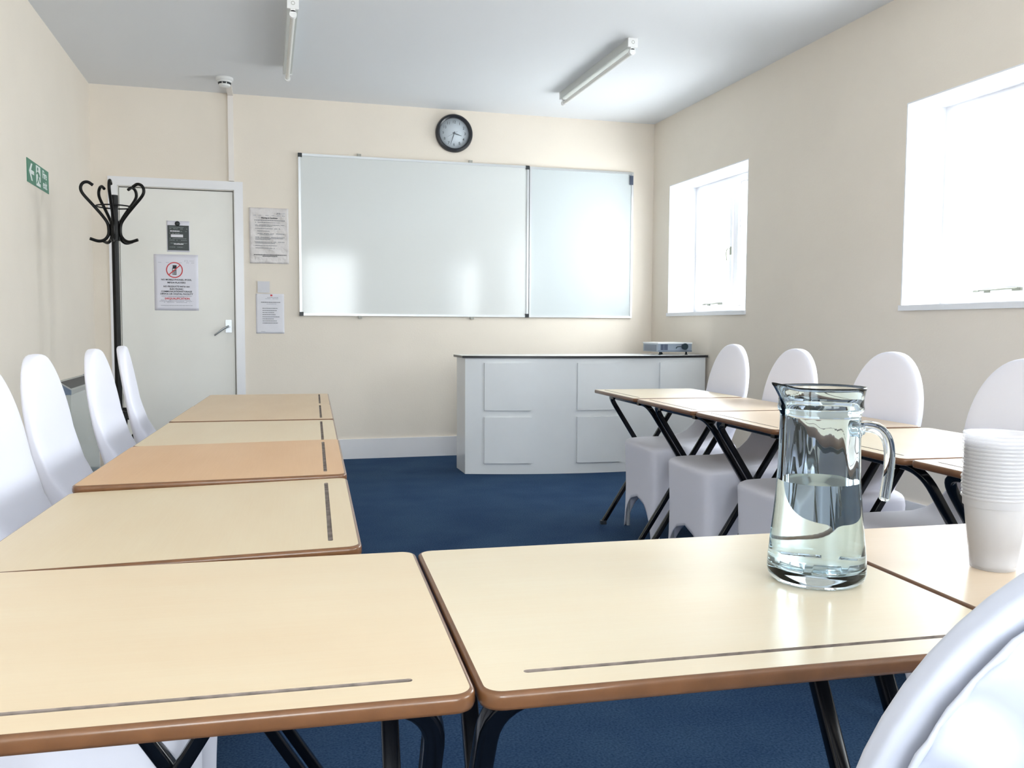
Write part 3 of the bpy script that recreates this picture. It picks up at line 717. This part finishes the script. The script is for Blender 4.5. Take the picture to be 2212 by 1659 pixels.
# ================================================================== EXAM DESKS
def desk_top_bm(W, Dp, th=0.018, r=0.022, g0=0.052, g1=0.548, gv=0.045, gw=0.0075, bull=0.0050):
    """local x 0..W, y 0..Dp, top face at z=0; writing groove near y=gv; slot 0 laminate, 1 edge, 2 groove"""
    bm = NB()
    def rr(off, n=7):
        pts = []
        rad = r-off
        for (cx, cy_, a0) in ((W-r, r, -PI/2), (W-r, Dp-r, 0), (r, Dp-r, PI/2), (r, r, PI)):
            for k in range(n+1):
                a = a0+PI/2*k/n; pts.append((cx+rad*math.cos(a), cy_+rad*math.sin(a)))
        return pts
    prof = [(bull, 0.0)]
    for k in range(1, 5):
        a = PI/2*k/4; prof.append((bull-bull*math.sin(a), -bull+bull*math.cos(a)))
    prof += [(0.0, -th+0.005), (0.0015, -th+0.0015), (0.005, -th)]
    rings = [[bm.verts.new((x, y, z)) for x, y in rr(o)] for o, z in prof]
    n = len(rings[0])
    for i in range(len(rings)-1):
        for k in range(n):
            f = bm.faces.new((rings[i][k], rings[i+1][k], rings[i+1][(k+1) % n], rings[i][(k+1) % n])); f.material_index = 1; f.smooth = True
    bm.faces.new(rings[-1][::-1]).material_index = 1
    gr = []
    m = 6; hw = gw/2
    for k in range(m+1):
        a = -PI/2+PI*k/m; gr.append((g1+hw*math.cos(a), gv+hw*math.sin(a)))
    for k in range(m+1):
        a = PI/2+PI*k/m; gr.append((g0+hw*math.cos(a), gv+hw*math.sin(a)))
    t0 = [bm.verts.new((x, y, 0)) for x, y in gr]; t1 = [bm.verts.new((x, y, -0.004)) for x, y in gr]; G = len(gr)
    es = [bm.edges.new((t0[k], t0[(k+1) % G])) for k in range(G)]
    for k in range(G): bm.faces.new((t0[k], t1[k], t1[(k+1) % G], t0[(k+1) % G])).material_index = 2
    bm.faces.new(t1).material_index = 2
    outer = [bm.edges.get((rings[0][k], rings[0][(k+1) % n])) for k in range(n)]
    res = bmesh.ops.triangle_fill(bm, use_beauty=True, use_dissolve=False, edges=outer+es, normal=(0, 0, 1))
    for g in res['geom']:
        if isinstance(g, bmesh.types.BMFace): g.material_index = 0; g.smooth = False
    return bm

def uframe(bm, x0, x1, ytop, yfoot, ztop, rad=0.011, bend=0.072):
    """a U of tube: crossbar under the top at y=ytop between x0 and x1, two raked legs to y=yfoot on the floor"""
    def corner(x, sx):
        # from the crossbar round the bend into the leg
        top = Vector((x, ytop, ztop)); foot = Vector((x, yfoot, 0.012)); dl = (foot-top).normalized()
        A = top+Vector((sx*bend, 0, 0)); B = top+dl*bend
        out = []
        for k in range(9):
            q = k/8; out.append(A*(1-q)**2+top*2*q*(1-q)+B*q*q)
        return out, foot
    c0, f0 = corner(x0, 1); c1, f1 = corner(x1, -1)
    return c0, f0, c1, f1

def exam_desk(origin, rotz, wood, label, group, W=0.606, Dp=0.515, dz=0.0, tilt=(0, 0), gr=(0.052, 0.548)):
    t = thing('exam_desk', label, 'desk', origin, rotz, group)
    zt = TOP+dz
    top = finish('desk_top', desk_top_bm(W, Dp, g0=gr[0], g1=gr[1]), [woods[wood], M['edge'], M['groove']], t, loc=(0, 0, zt), rot=(tilt[0], tilt[1], 0))
    zb = zt-0.018-0.0125
    for (ins, yt, yf, nm) in ((0.026, 0.078, Dp-0.045, 0), (0.0505, Dp-0.078, 0.045, 1)):
        c0, f0, c1, f1 = uframe(None, ins, W-ins, yt, yf, zb)
        b = NB(); tube(b, [f0]+c0[::-1]+c1+[f1], 0.0112, 16, square=True, smooth=False)
        finish('leg_frame', b, M['tube'], t, autosmooth=35)
        for f in (f0, f1):
            b = NB(); bx(b, f.x-0.0125, f.x+0.0125, f.y-0.0145, f.y+0.0145, 0, 0.02); bevel_all(b, 0.003, 1); finish('foot_cap', b, M['dark'], t)
    for x in (0.12, W-0.12):
        for y in (0.078, Dp-0.078):
            b = NB(); bx(b, x-0.013, x+0.013, y-0.015, y+0.015, zb-0.0125, zt-0.021); bevel_all(b, 0.003, 1); finish('bracket', b, M['tube'], t)
    for x in (0.038, W-0.038):
        b = NB(); tube(b, [(x-0.012, Dp/2, 0.345), (x+0.012, Dp/2, 0.345)], 0.006, 10); finish('pivot_bolt', b, M['chrome'], t)
    return t
GN = 'exam desks in the near row'; GL = 'exam desks down the left side'; GR = 'exam desks down the right side'
exam_desk(D(-0.606, 0.0), -ANG, 'warm', 'warm beech exam desk filling the bottom left corner, brown rounded edge', GN, dz=0.0)
exam_desk(D(0.0025, -0.002), -ANG, 'pale', 'pale beech exam desk in the near row carrying the glass water jug', GN)
exam_desk(D(0.6115, -0.005), -ANG, 'pink', 'pinkish beech exam desk under the stack of plastic cups', GN)
# left column: groove edge faces the middle of the room
lc = [('yellow', 0.004, 'pale beech exam desk of the left column nearest the near row', (-0.024, 0), 0.0),
      ('orange', 0.010, 'strongly orange-toned exam desk in the left column with a dark front edge', (-0.014, 0), 0.0),
      ('yellow', 0.001, 'pale yellow exam desk just beyond the orange-toned one in the left column', (0, 0), 0.0),
      ('mid', 0.003, 'mid-brown exam desk, one before the farthest in the left column', (0, 0), 0.0),
      ('mid', 0.001, 'farthest exam desk of the left column, towards the door', (0, 0), 0.0)]
for k, (w, dz, lab, tl, xo) in enumerate(lc):
    v0 = 0.538+0.610*k
    exam_desk(D(-0.0776+0.004, v0), PI/2-ANG, w, lab, GL, dz=dz, Dp=0.548, tilt=tl)
rc = ['farthest exam desk of the right column, in front of the curved counter',
      'next to farthest exam desk of the right column, second from the counter',
      'middle exam desk of the right column, dark crossed legs to both sides',
      'exam desk of the right column partly seen through the glass jug',
      'right column exam desk nearest the camera, passing behind the plastic cups']
for k, lab in enumerate(rc):
    v0 = 3.665-0.630*k
    exam_desk(D(1.297, v0), -PI/2-ANG, 'pink' if k in (1, 2, 4) else 'pale', lab, GR, W=0.606, Dp=0.550, dz=(0.0, 0.0, 0.001, 0.0, 0.002)[k])

# ================================================================== COVERED CHAIRS
def chair_cover_bm(H=0.95, W=0.44, lean=0.085, seat=0.455, depth=0.455, arc=0.235):
    """stretch cover as one skin; local x forward (seat front at x=depth), back at x=0, y across"""
    bm = NB(); NP = 96
    # sample angles so that the points spread evenly round the seat outline
    fine = [2*PI*k/4000 for k in range(4001)]; ln = [0.0]
    def se(a, e=0.27): return Vector((math.copysign(abs(math.cos(a))**e, math.cos(a)), math.copysign(abs(math.sin(a))**e, math.sin(a))))
    for k in range(4000): ln.append(ln[-1]+(se(fine[k+1])-se(fine[k])).length)
    AN = []; j = 0
    for k in range(NP):
        tgt = ln[-1]*k/NP
        while ln[j+1] < tgt: j += 1
        AN.append(0.75*(fine[j]+(fine[j+1]-fine[j])*(tgt-ln[j])/max(1e-9, ln[j+1]-ln[j]))+0.25*2*PI*k/NP)
    # rows: (z, back x, front x, half width, roundness)
    rows = []
    def bxk(z): return 0.0 if z < seat else -lean*((z-seat)/(H-seat))
    hw = W/2
    rows_s = [0.0, 0.06, 0.16, 0.3, 0.5, 0.7, 0.85, 1.0]
    def sec(z, x0, x1, w, e, zf=None):
        pts = []
        cx, hx = (x0+x1)/2, (x1-x0)/2
        for k in range(NP):
            a = AN[k]; c, s_ = math.cos(a), math.sin(a)
            px = cx+hx*math.copysign(abs(c)**e, c); py = w*math.copysign(abs(s_)**e, s_)
            pts.append((px, py, z))
        return pts
    base = sec(0, 0.0, depth, hw, 0.22)
    def arch(px, py):
        # height of the hem: arches between the four corner pockets
        u = (px)/depth; v = (py+hw)/W
        ax = abs(u-0.5)*2; ay = abs(v-0.5)*2
        q = min(ax, ay)              # along whichever side we are on
        q = min(1, q/0.84)
        return 0.19*math.sqrt(max(0, 1-q**2.0))
    R = []
    zs = 0.425
    for s_ in rows_s:
        row = []
        for (px, py, _) in base:
            za = arch(px, py); z = za+(zs-za)*s_
            k = 0.028*math.sin(PI*min(1, z/zs))          # the stretch pulls the sides in slightly
            cx = depth/2
            row.append((cx+(px-cx)*(1-0.9*k), py*(1-k), z))
        R.append(row)
    S = [(0.440, 0, depth+0.002, hw, 0.24), (0.451, 0, depth-0.003, hw-0.002, 0.26), (0.459, 0, depth-0.014, hw-0.010, 0.30),
         (0.463, 0, depth-0.035, hw-0.026, 0.34), (0.465, 0, depth-0.075, hw-0.045, 0.40), (0.467, 0, 0.31, hw-0.052, 0.42),
         (0.472, 0, 0.24, hw-0.055, 0.44), (0.483, 0, 0.185, hw-0.056, 0.46), (0.500, 0, 0.145, hw-0.053, 0.48), (0.530, 0, 0.108, hw-0.046, 0.48),
         (0.570, 0, 0.078, hw-0.035, 0.48), (0.62, 0, 0.056, hw-0.022, 0.46), (0.68, 0, 0.044, hw-0.012, 0.44)]
    for z, x0, x1, w, e in S:
        if depth < 0.4 and 0.09 < x1 < depth+0.05 and z > 0.464: x1 = 0.05+(x1-0.05)*depth/0.455
        o = bxk(z); R.append(sec(z, x0+o, x1+o, w, e))
    zc = H-arc; bw = hw-0.010
    for k in range(0, 15):
        a = PI/2*k/14; z = zc+(H-zc)*math.sin(a)
        w = bw*(max(0, math.cos(a))**0.93); o = bxk(z)
        th = 0.040 if k < 12 else (0.036, 0.028, 0.012)[k-12]
        if k == 14: w = 0.012
        mid = 0.020
        R.append(sec(z, mid-th/2+o, mid+th/2+o, max(w, 0.012), 0.50))
    V = [[bm.verts.new(p) for p in row] for row in R]
    for i in range(len(V)-1):
        for k in range(NP):
            f = bm.faces.new((V[i][k], V[i][(k+1) % NP], V[i+1][(k+1) % NP], V[i+1][k])); f.smooth = True
    f = bm.faces.new(V[-1]); f.smooth = True
    return bm

def arch_path(H, W, lean, seat, x_off, inset, n=40, zlow=0.50, arc=0.235):
    hw = W/2; zc = H-arc; bw = hw-0.010-inset
    def o(z): return -lean*((z-seat)/(H-seat))+x_off
    P = []
    for z in [zlow+(zc-zlow)*k/8 for k in range(8)]:
        w = (hw-0.012-inset if z > 0.6 else hw-0.03-inset*1.2); w = min(w, bw); P.append((o(z), -w, z))
    for k in range(n+1):
        a = PI*k/n; c = math.cos(a); z = zc+(H-inset-zc)*math.sin(a)
        P.append((o(z), -bw*math.copysign(abs(c)**0.93, c), z))
    for z in [zc-(zc-zlow)*(k+1)/8 for k in range(8)]:
        w = (hw-0.012-inset if z > 0.6 else hw-0.03-inset*1.2); w = min(w, bw); P.append((o(z), w, z))
    return P

def make_chair(label, group, material, H=0.95, seam=None):
    t = thing('banquet_chair', label, 'chair', (0, 0, 0), 0, group)
    c = finish('stretch_cover', chair_cover_bm(H), material, t)
    sd = c.modifiers.new('cloth', 'SOLIDIFY'); sd.thickness = 0.0025; sd.offset = -1
    for x in (0.03, 0.425):
        for y in (-0.19, 0.19):
            b = NB(); tube(b, [(x, y, 0.0), (x, y, 0.415)], 0.010, 10); finish('leg', b, M['alu'], t, autosmooth=40)
    b = NB(); bx(b, 0.03, 0.42, -0.185, 0.185, 0.40, 0.440); bevel_all(b, 0.01, 2); finish('seat_pad', b, M['alu'], t)
    if seam:
        b = NB(); tube(b, arch_path(H, 0.44, 0.085, 0.455, 0.036, 0.012), 0.0016, 6); finish('seam', b, material, t, autosmooth=60)
    return t
def copy_thing(root, loc, rotz, label, group=None, sz=1.0):
    r = root.copy(); COL.objects.link(r); r.location = loc; r.rotation_euler = (0, 0, rotz); r['label'] = label
    if group: r['group'] = group
    r.scale = (1, 1, sz)
    for ch in list(root.children):
        c = ch.copy(); COL.objects.link(c); c.parent = r
        for g in ch.children:
            d = g.copy(); COL.objects.link(d); d.parent = c
    return r
GCR = 'white covered chairs down the right side'; GCL = 'white covered chairs down the left side'
proto = make_chair('white covered banquet chair farthest on the right, nearest the curved counter', GCR, M['cover'], 0.95)
right = [(2.30, 4.01, 0.955, None), (2.235, 3.36, 0.948, 'white covered chair on the right, next after the one by the curved counter'),
         (2.215, 2.725, 0.9525, 'white covered chair whose rounded back shows just right of the jug'),
         (2.195, 2.10, 0.950, 'white covered chair rising behind the stack of plastic cups')]
# back top sits at local x = -0.065; the chairs face -X
for i, (x, y, h, lab) in enumerate(right):
    rz = PI-ANG; bt = Vector((-0.065*math.cos(rz), -0.065*math.sin(rz)))
    loc = (x-bt.x, y-bt.y, 0)
    if i == 0: proto.location = loc; proto.rotation_euler = (0, 0, rz); proto.scale = (1, 1, h/0.95)
    else: copy_thing(proto, loc, rz, lab, GCR, h/0.95)
left = [(-0.595, 4.06, 0.948, 'narrowest-looking white covered chair back on the left, just right of the coat stand'),
        (-0.607, 3.49, 0.950, 'white covered chair on the left, its back just left of the coat stand pole'),
        (-0.655, 2.86, 0.950, 'white covered chair between the chair cut by the left photo edge and the grey heater'),
        (-0.629, 2.22, 0.949, 'white covered chair back cut by the left edge of the photo'),
        (-0.645, 1.575, 0.950, 'white covered chair whose skirt shows under the bottom left desk')]
for x, y, h, lab in left:
    rz = -ANG*0.6+(0.10 if y > 4 else 0); copy_thing(proto, (x+0.065*math.cos(rz), y+0.065*math.sin(rz), 0), rz, lab, GCL, h/0.95)

# the big satin-covered chair in the near right corner (its back towards the camera)
def satin_chair():
    H, W, lean, seat, arc = 0.922, 0.46, 0.08, 0.455, 0.212
    t = thing('banquet_chair', 'white satin covered chair seen from behind, filling the bottom right corner', 'chair', (0, 0, 0), 0, None)
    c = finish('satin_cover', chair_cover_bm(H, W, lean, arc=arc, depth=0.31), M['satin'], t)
    sd = c.modifiers.new('cloth', 'SOLIDIFY'); sd.thickness = 0.003; sd.offset = -1
    for x in (0.03, 0.28):
        for y in (-0.195, 0.195):
            b = NB(); tube(b, [(x, y, 0.0), (x, y, 0.415)], 0.010, 10); finish('leg', b, M['alu'], t, autosmooth=40)
    b = NB(); bx(b, 0.03, 0.28, -0.185, 0.185, 0.40, 0.440); bevel_all(b, 0.01, 2); finish('seat_pad', b, M['alu'], t)
    # rear cloth panel with gathered folds inside the seam
    P = arch_path(H, W, lean, seat, -0.004, 0.009, n=60, arc=arc)
    b = NB(); n = len(P); ctr = Vector((0, 0, 0.72)); rings = []
    for s_ in (1.0, 0.965, 0.93, 0.88, 0.8, 0.7, 0.58, 0.45, 0.3, 0.15):
        row = []
        for i, p in enumerate(P):
            y = p[1]*s_; z = ctr.z+(p[2]-ctr.z)*s_
            ox = -lean*((z-seat)/(H-seat))-0.004
            amp = 0.0075*math.exp(-((1-s_)*5.5))*(1 if s_ < 0.999 else 0)
            fold = amp*(math.sin(i*1.15)+0.6*math.sin(i*2.7+1.3))
            big = 0.016*min(1, (1-s_)*3)*math.sin(y*46+z*11+1.0)+0.005*min(1, (1-s_)*3)*math.sin(y*97-z*6)
            bulge = -0.006*math.sin(PI*min(1, (1-s_)*3)/2)
            row.append(b.verts.new((ox+bulge+fold+big, y, z)))
        rings.append(row)
    for i in range(len(rings)-1):
        for k in range(n-1):
            b.faces.new((rings[i][k], rings[i][k+1], rings[i+1][k+1], rings[i+1][k])).smooth = True
        b.faces.new((rings[i][n-1], rings[i][0], rings[i+1][0], rings[i+1][n-1])).smooth = True
    b.faces.new(rings[-1]).smooth = True
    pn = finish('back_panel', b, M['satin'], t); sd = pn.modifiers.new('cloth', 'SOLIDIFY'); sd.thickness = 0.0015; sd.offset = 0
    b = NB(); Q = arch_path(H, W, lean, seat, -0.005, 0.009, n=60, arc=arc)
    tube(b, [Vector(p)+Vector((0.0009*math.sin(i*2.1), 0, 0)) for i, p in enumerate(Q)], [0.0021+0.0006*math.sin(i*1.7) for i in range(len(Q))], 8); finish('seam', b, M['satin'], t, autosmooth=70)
    return t
sc = satin_chair(); sc.location = (0.5575-0.02*0.117, 0.464-0.02*0.99, 0); sc.rotation_euler = (0, 0, PI/2-0.117)

# ================================================================== JUG AND CUPS
JX, JY = 0.686, 0.977
jr = thing('water_jug', 'clear glass water jug half full of water on the near centre desk', 'jug', (JX, JY, TOP+0.0003), 0)
out = [(0, 0.003), (0.040, 0.003), (0.050, 0.0), (0.057, 0.001), (0.062, 0.006), (0.0640, 0.014), (0.0632, 0.030), (0.0600, 0.060), (0.0570, 0.085), (0.0548, 0.110), (0.0532, 0.135), (0.0522, 0.165), (0.0515, 0.195),
       (0.0512, 0.205), (0.0520, 0.210), (0.0545, 0.213), (0.0552, 0.217), (0.0542, 0.221), (0.0545, 0.228), (0.0565, 0.238), (0.0575, 0.2405), (0.0566, 0.2425)]
inn = [(0.0545, 0.2400), (0.0522, 0.230), (0.0512, 0.222), (0.0488, 0.212), (0.0480, 0.195), (0.0486, 0.165), (0.0495, 0.135), (0.0510, 0.110), (0.0530, 0.085), (0.0558, 0.060), (0.0582, 0.034), (0.0570, 0.022), (0.048, 0.0165), (0.02, 0.0150), (0, 0.0150)]
SPA = math.atan2(0.055, -0.95) + 0.12   # spout direction (to the left in view)
def jmod(inner):
    def f(r, z, a):
        d = math.atan2(math.sin(a-SPA), math.cos(a-SPA))
        s_ = max(0, (z-0.212)/0.030); s_ = min(1, s_)
        r2 = r+0.020*s_**1.4*math.exp(-(d/0.20)**2)-0.0010*s_*math.exp(-((abs(d)-0.55)/0.2)**2)
        if inner and 0.03 < z < 0.205: r2 += 0.0007*math.cos(8*a)
        return r2
    return f
b = NB(); n = 96
prof = [(r, z, 0) for r, z in out]+[(r, z, 1) for r, z in inn]
rings = []
for r, z, i_ in prof:
    if r < 1e-6: rings.append([b.verts.new((0, 0, z))]); continue
    fn = jmod(i_); row = []
    for k in range(n):
        a = 2*PI*k/n; rr_ = fn(r, z, a); d = math.atan2(math.sin(a-SPA), math.cos(a-SPA))
        lift = 0.006*min(1, max(0, (z-0.225)/0.015))*math.exp(-(d/0.22)**2)
        row.append(b.verts.new((rr_*math.cos(a), rr_*math.sin(a), z+lift)))
    rings.append(row)
for i in range(len(rings)-1):
    A, B_ = rings[i], rings[i+1]
    for k in range(n):
        k2 = (k+1) % n
        if len(A) == 1: f = b.faces.new((A[0], B_[k2], B_[k]))
        elif len(B_) == 1: f = b.faces.new((A[k], A[k2], B_[0]))
        else: f = b.faces.new((A[k], A[k2], B_[k2], B_[k]))
        f.smooth = True
finish('glass_body', b, M['jug'], jr)
HA = math.radians(-12)
jr.scale = (0.965, 0.965, 1.038)
P = [(0.0508, 0.188), (0.062, 0.192), (0.080, 0.189), (0.092, 0.178), (0.097, 0.160), (0.0965, 0.135), (0.093, 0.110), (0.0915, 0.098)]
b = NB(); cp_ = curve_pts([(r*math.cos(HA), r*math.sin(HA), z) for r, z in P], 7)
rad = [0.0095 if i < 5 else 0.0072 for i in range(len(cp_))]; rad[0] = 0.012; rad[-1] = 0.004; rad[-2] = 0.0064
tube(b, cp_, rad, 20); finish('handle', b, M['jug'], jr)
# water slightly overlapping the inner glass wall
wz = 0.1255
wp = [(0, 0.0146)] + [(r+0.0004, z-0.0004) for r, z in reversed(inn[:-1]) if z < wz-0.004] + [(0.0501, wz), (0, wz)]
b = NB(); lathe(b, wp, 96, mod=lambda r, z, a: r+(0.0007*math.cos(8*a) if 0.03 < z < 0.205 else 0)); w_ = finish('water', b, M['water'], jr, autosmooth=50)

# stack of plastic cups
CXc, CYc = 0.955, 0.962
b = NB()
tk = 0.0006
po = [(0, 0.0030), (0.024, 0.0030), (0.0265, 0.0), (0.0285, 0.0008), (0.0292, 0.004), (0.0320, 0.030), (0.0326, 0.0305), (0.0385, 0.086), (0.0405, 0.0865), (0.0408, 0.0965), (0.0428, 0.0975), (0.0436, 0.0990), (0.0428, 0.1005), (0.0412, 0.1005)]
pi_ = [(0.0402, 0.0985), (0.0399, 0.0870), (0.0379, 0.0866), (0.0319, 0.0310), (0.0313, 0.0305), (0.0286, 0.0048), (0.0260, 0.0040), (0, 0.0042)]
lathe(b, po+pi_, 56)
cup = finish('plastic_cup', b, M['cup'], None, autosmooth=60); NC = 18
ords = ['bottommost', 'second from the bottom', 'third from the bottom', 'fourth from the bottom', 'fifth from the bottom', 'sixth from the bottom', 'seventh from the bottom', 'eighth from the bottom',
        'ninth from the bottom', 'ninth from the top', 'eighth from the top', 'seventh from the top', 'sixth from the top', 'fifth from the top', 'fourth from the top', 'third from the top', 'second from the top', 'topmost']
for k in range(NC):
    o = cup if k == 0 else cup.copy()
    if k: COL.objects.link(o)
    j = 0.0006
    o.location = (CXc+random.uniform(-j, j), CYc+random.uniform(-j, j), TOP+0.0003+k*0.00505)
    lab = 'translucent white plastic cup, %s of the nested stack' % ords[k]
    if k == 0: lab = 'translucent white plastic cup standing on the desk at the bottom of the stack'
    if k == NC-1: lab = 'translucent white plastic cup with the open rim on top of the stack'
    tag(o, lab, 'cup', 'plastic cups nested in a stack beside the jug')

# ================================================================== LIGHT
w = bpy.data.worlds.new('overcast_sky'); scn.world = w; w.use_nodes = True
bg = w.node_tree.nodes['Background']; bg.inputs['Color'].default_value = (0.93, 0.97, 1.0, 1); bg.inputs['Strength'].default_value = 7.0
def portal(name, loc, rot, sx, sy):
    l = bpy.data.lights.new(name, 'AREA'); l.shape = 'RECTANGLE'; l.size = sx; l.size_y = sy; l.cycles.is_portal = True
    o = bpy.data.objects.new(name, l); COL.objects.link(o); o.location = loc; o.rotation_euler = rot
for y0, y1 in WIN: portal('daylight_portal', (XR+T+0.01, (y0+y1)/2, (WZ0+WZ1)/2), (0, PI/2, 0), WZ1-WZ0, y1-y0)
for x0, x1 in FW: portal('daylight_portal', ((x0+x1)/2, YF-T-0.01, (FZ0+FZ1)/2), (PI/2, 0, 0), x1-x0, FZ1-FZ0)

# ================================================================== CAMERA
cam = bpy.data.cameras.new('camera'); co = bpy.data.objects.new('camera', cam); COL.objects.link(co)
cam.sensor_width = 36; cam.sensor_fit = 'HORIZONTAL'; cam.lens = 1895.7273*36/2212; cam.clip_start = 0.02
Rr = Vector((0.96304799, -0.26928863, 0.00471239)); Ru = Vector((0.01287556, 0.06350905, 0.9978982)); Rf = Vector((0.26902192, 0.96096318, -0.06462951))
mw = Matrix((( Rr.x, Ru.x, -Rf.x, 0), (Rr.y, Ru.y, -Rf.y, 0), (Rr.z, Ru.z, -Rf.z, 1.03573), (0, 0, 0, 1)))
co.matrix_world = mw
scn.camera = co
scn.view_settings.view_transform = 'Standard'; scn.view_settings.look = 'None'; scn.view_settings.gamma = 1
scn.view_settings.use_curve_mapping = False; scn.view_settings.exposure = 1.3
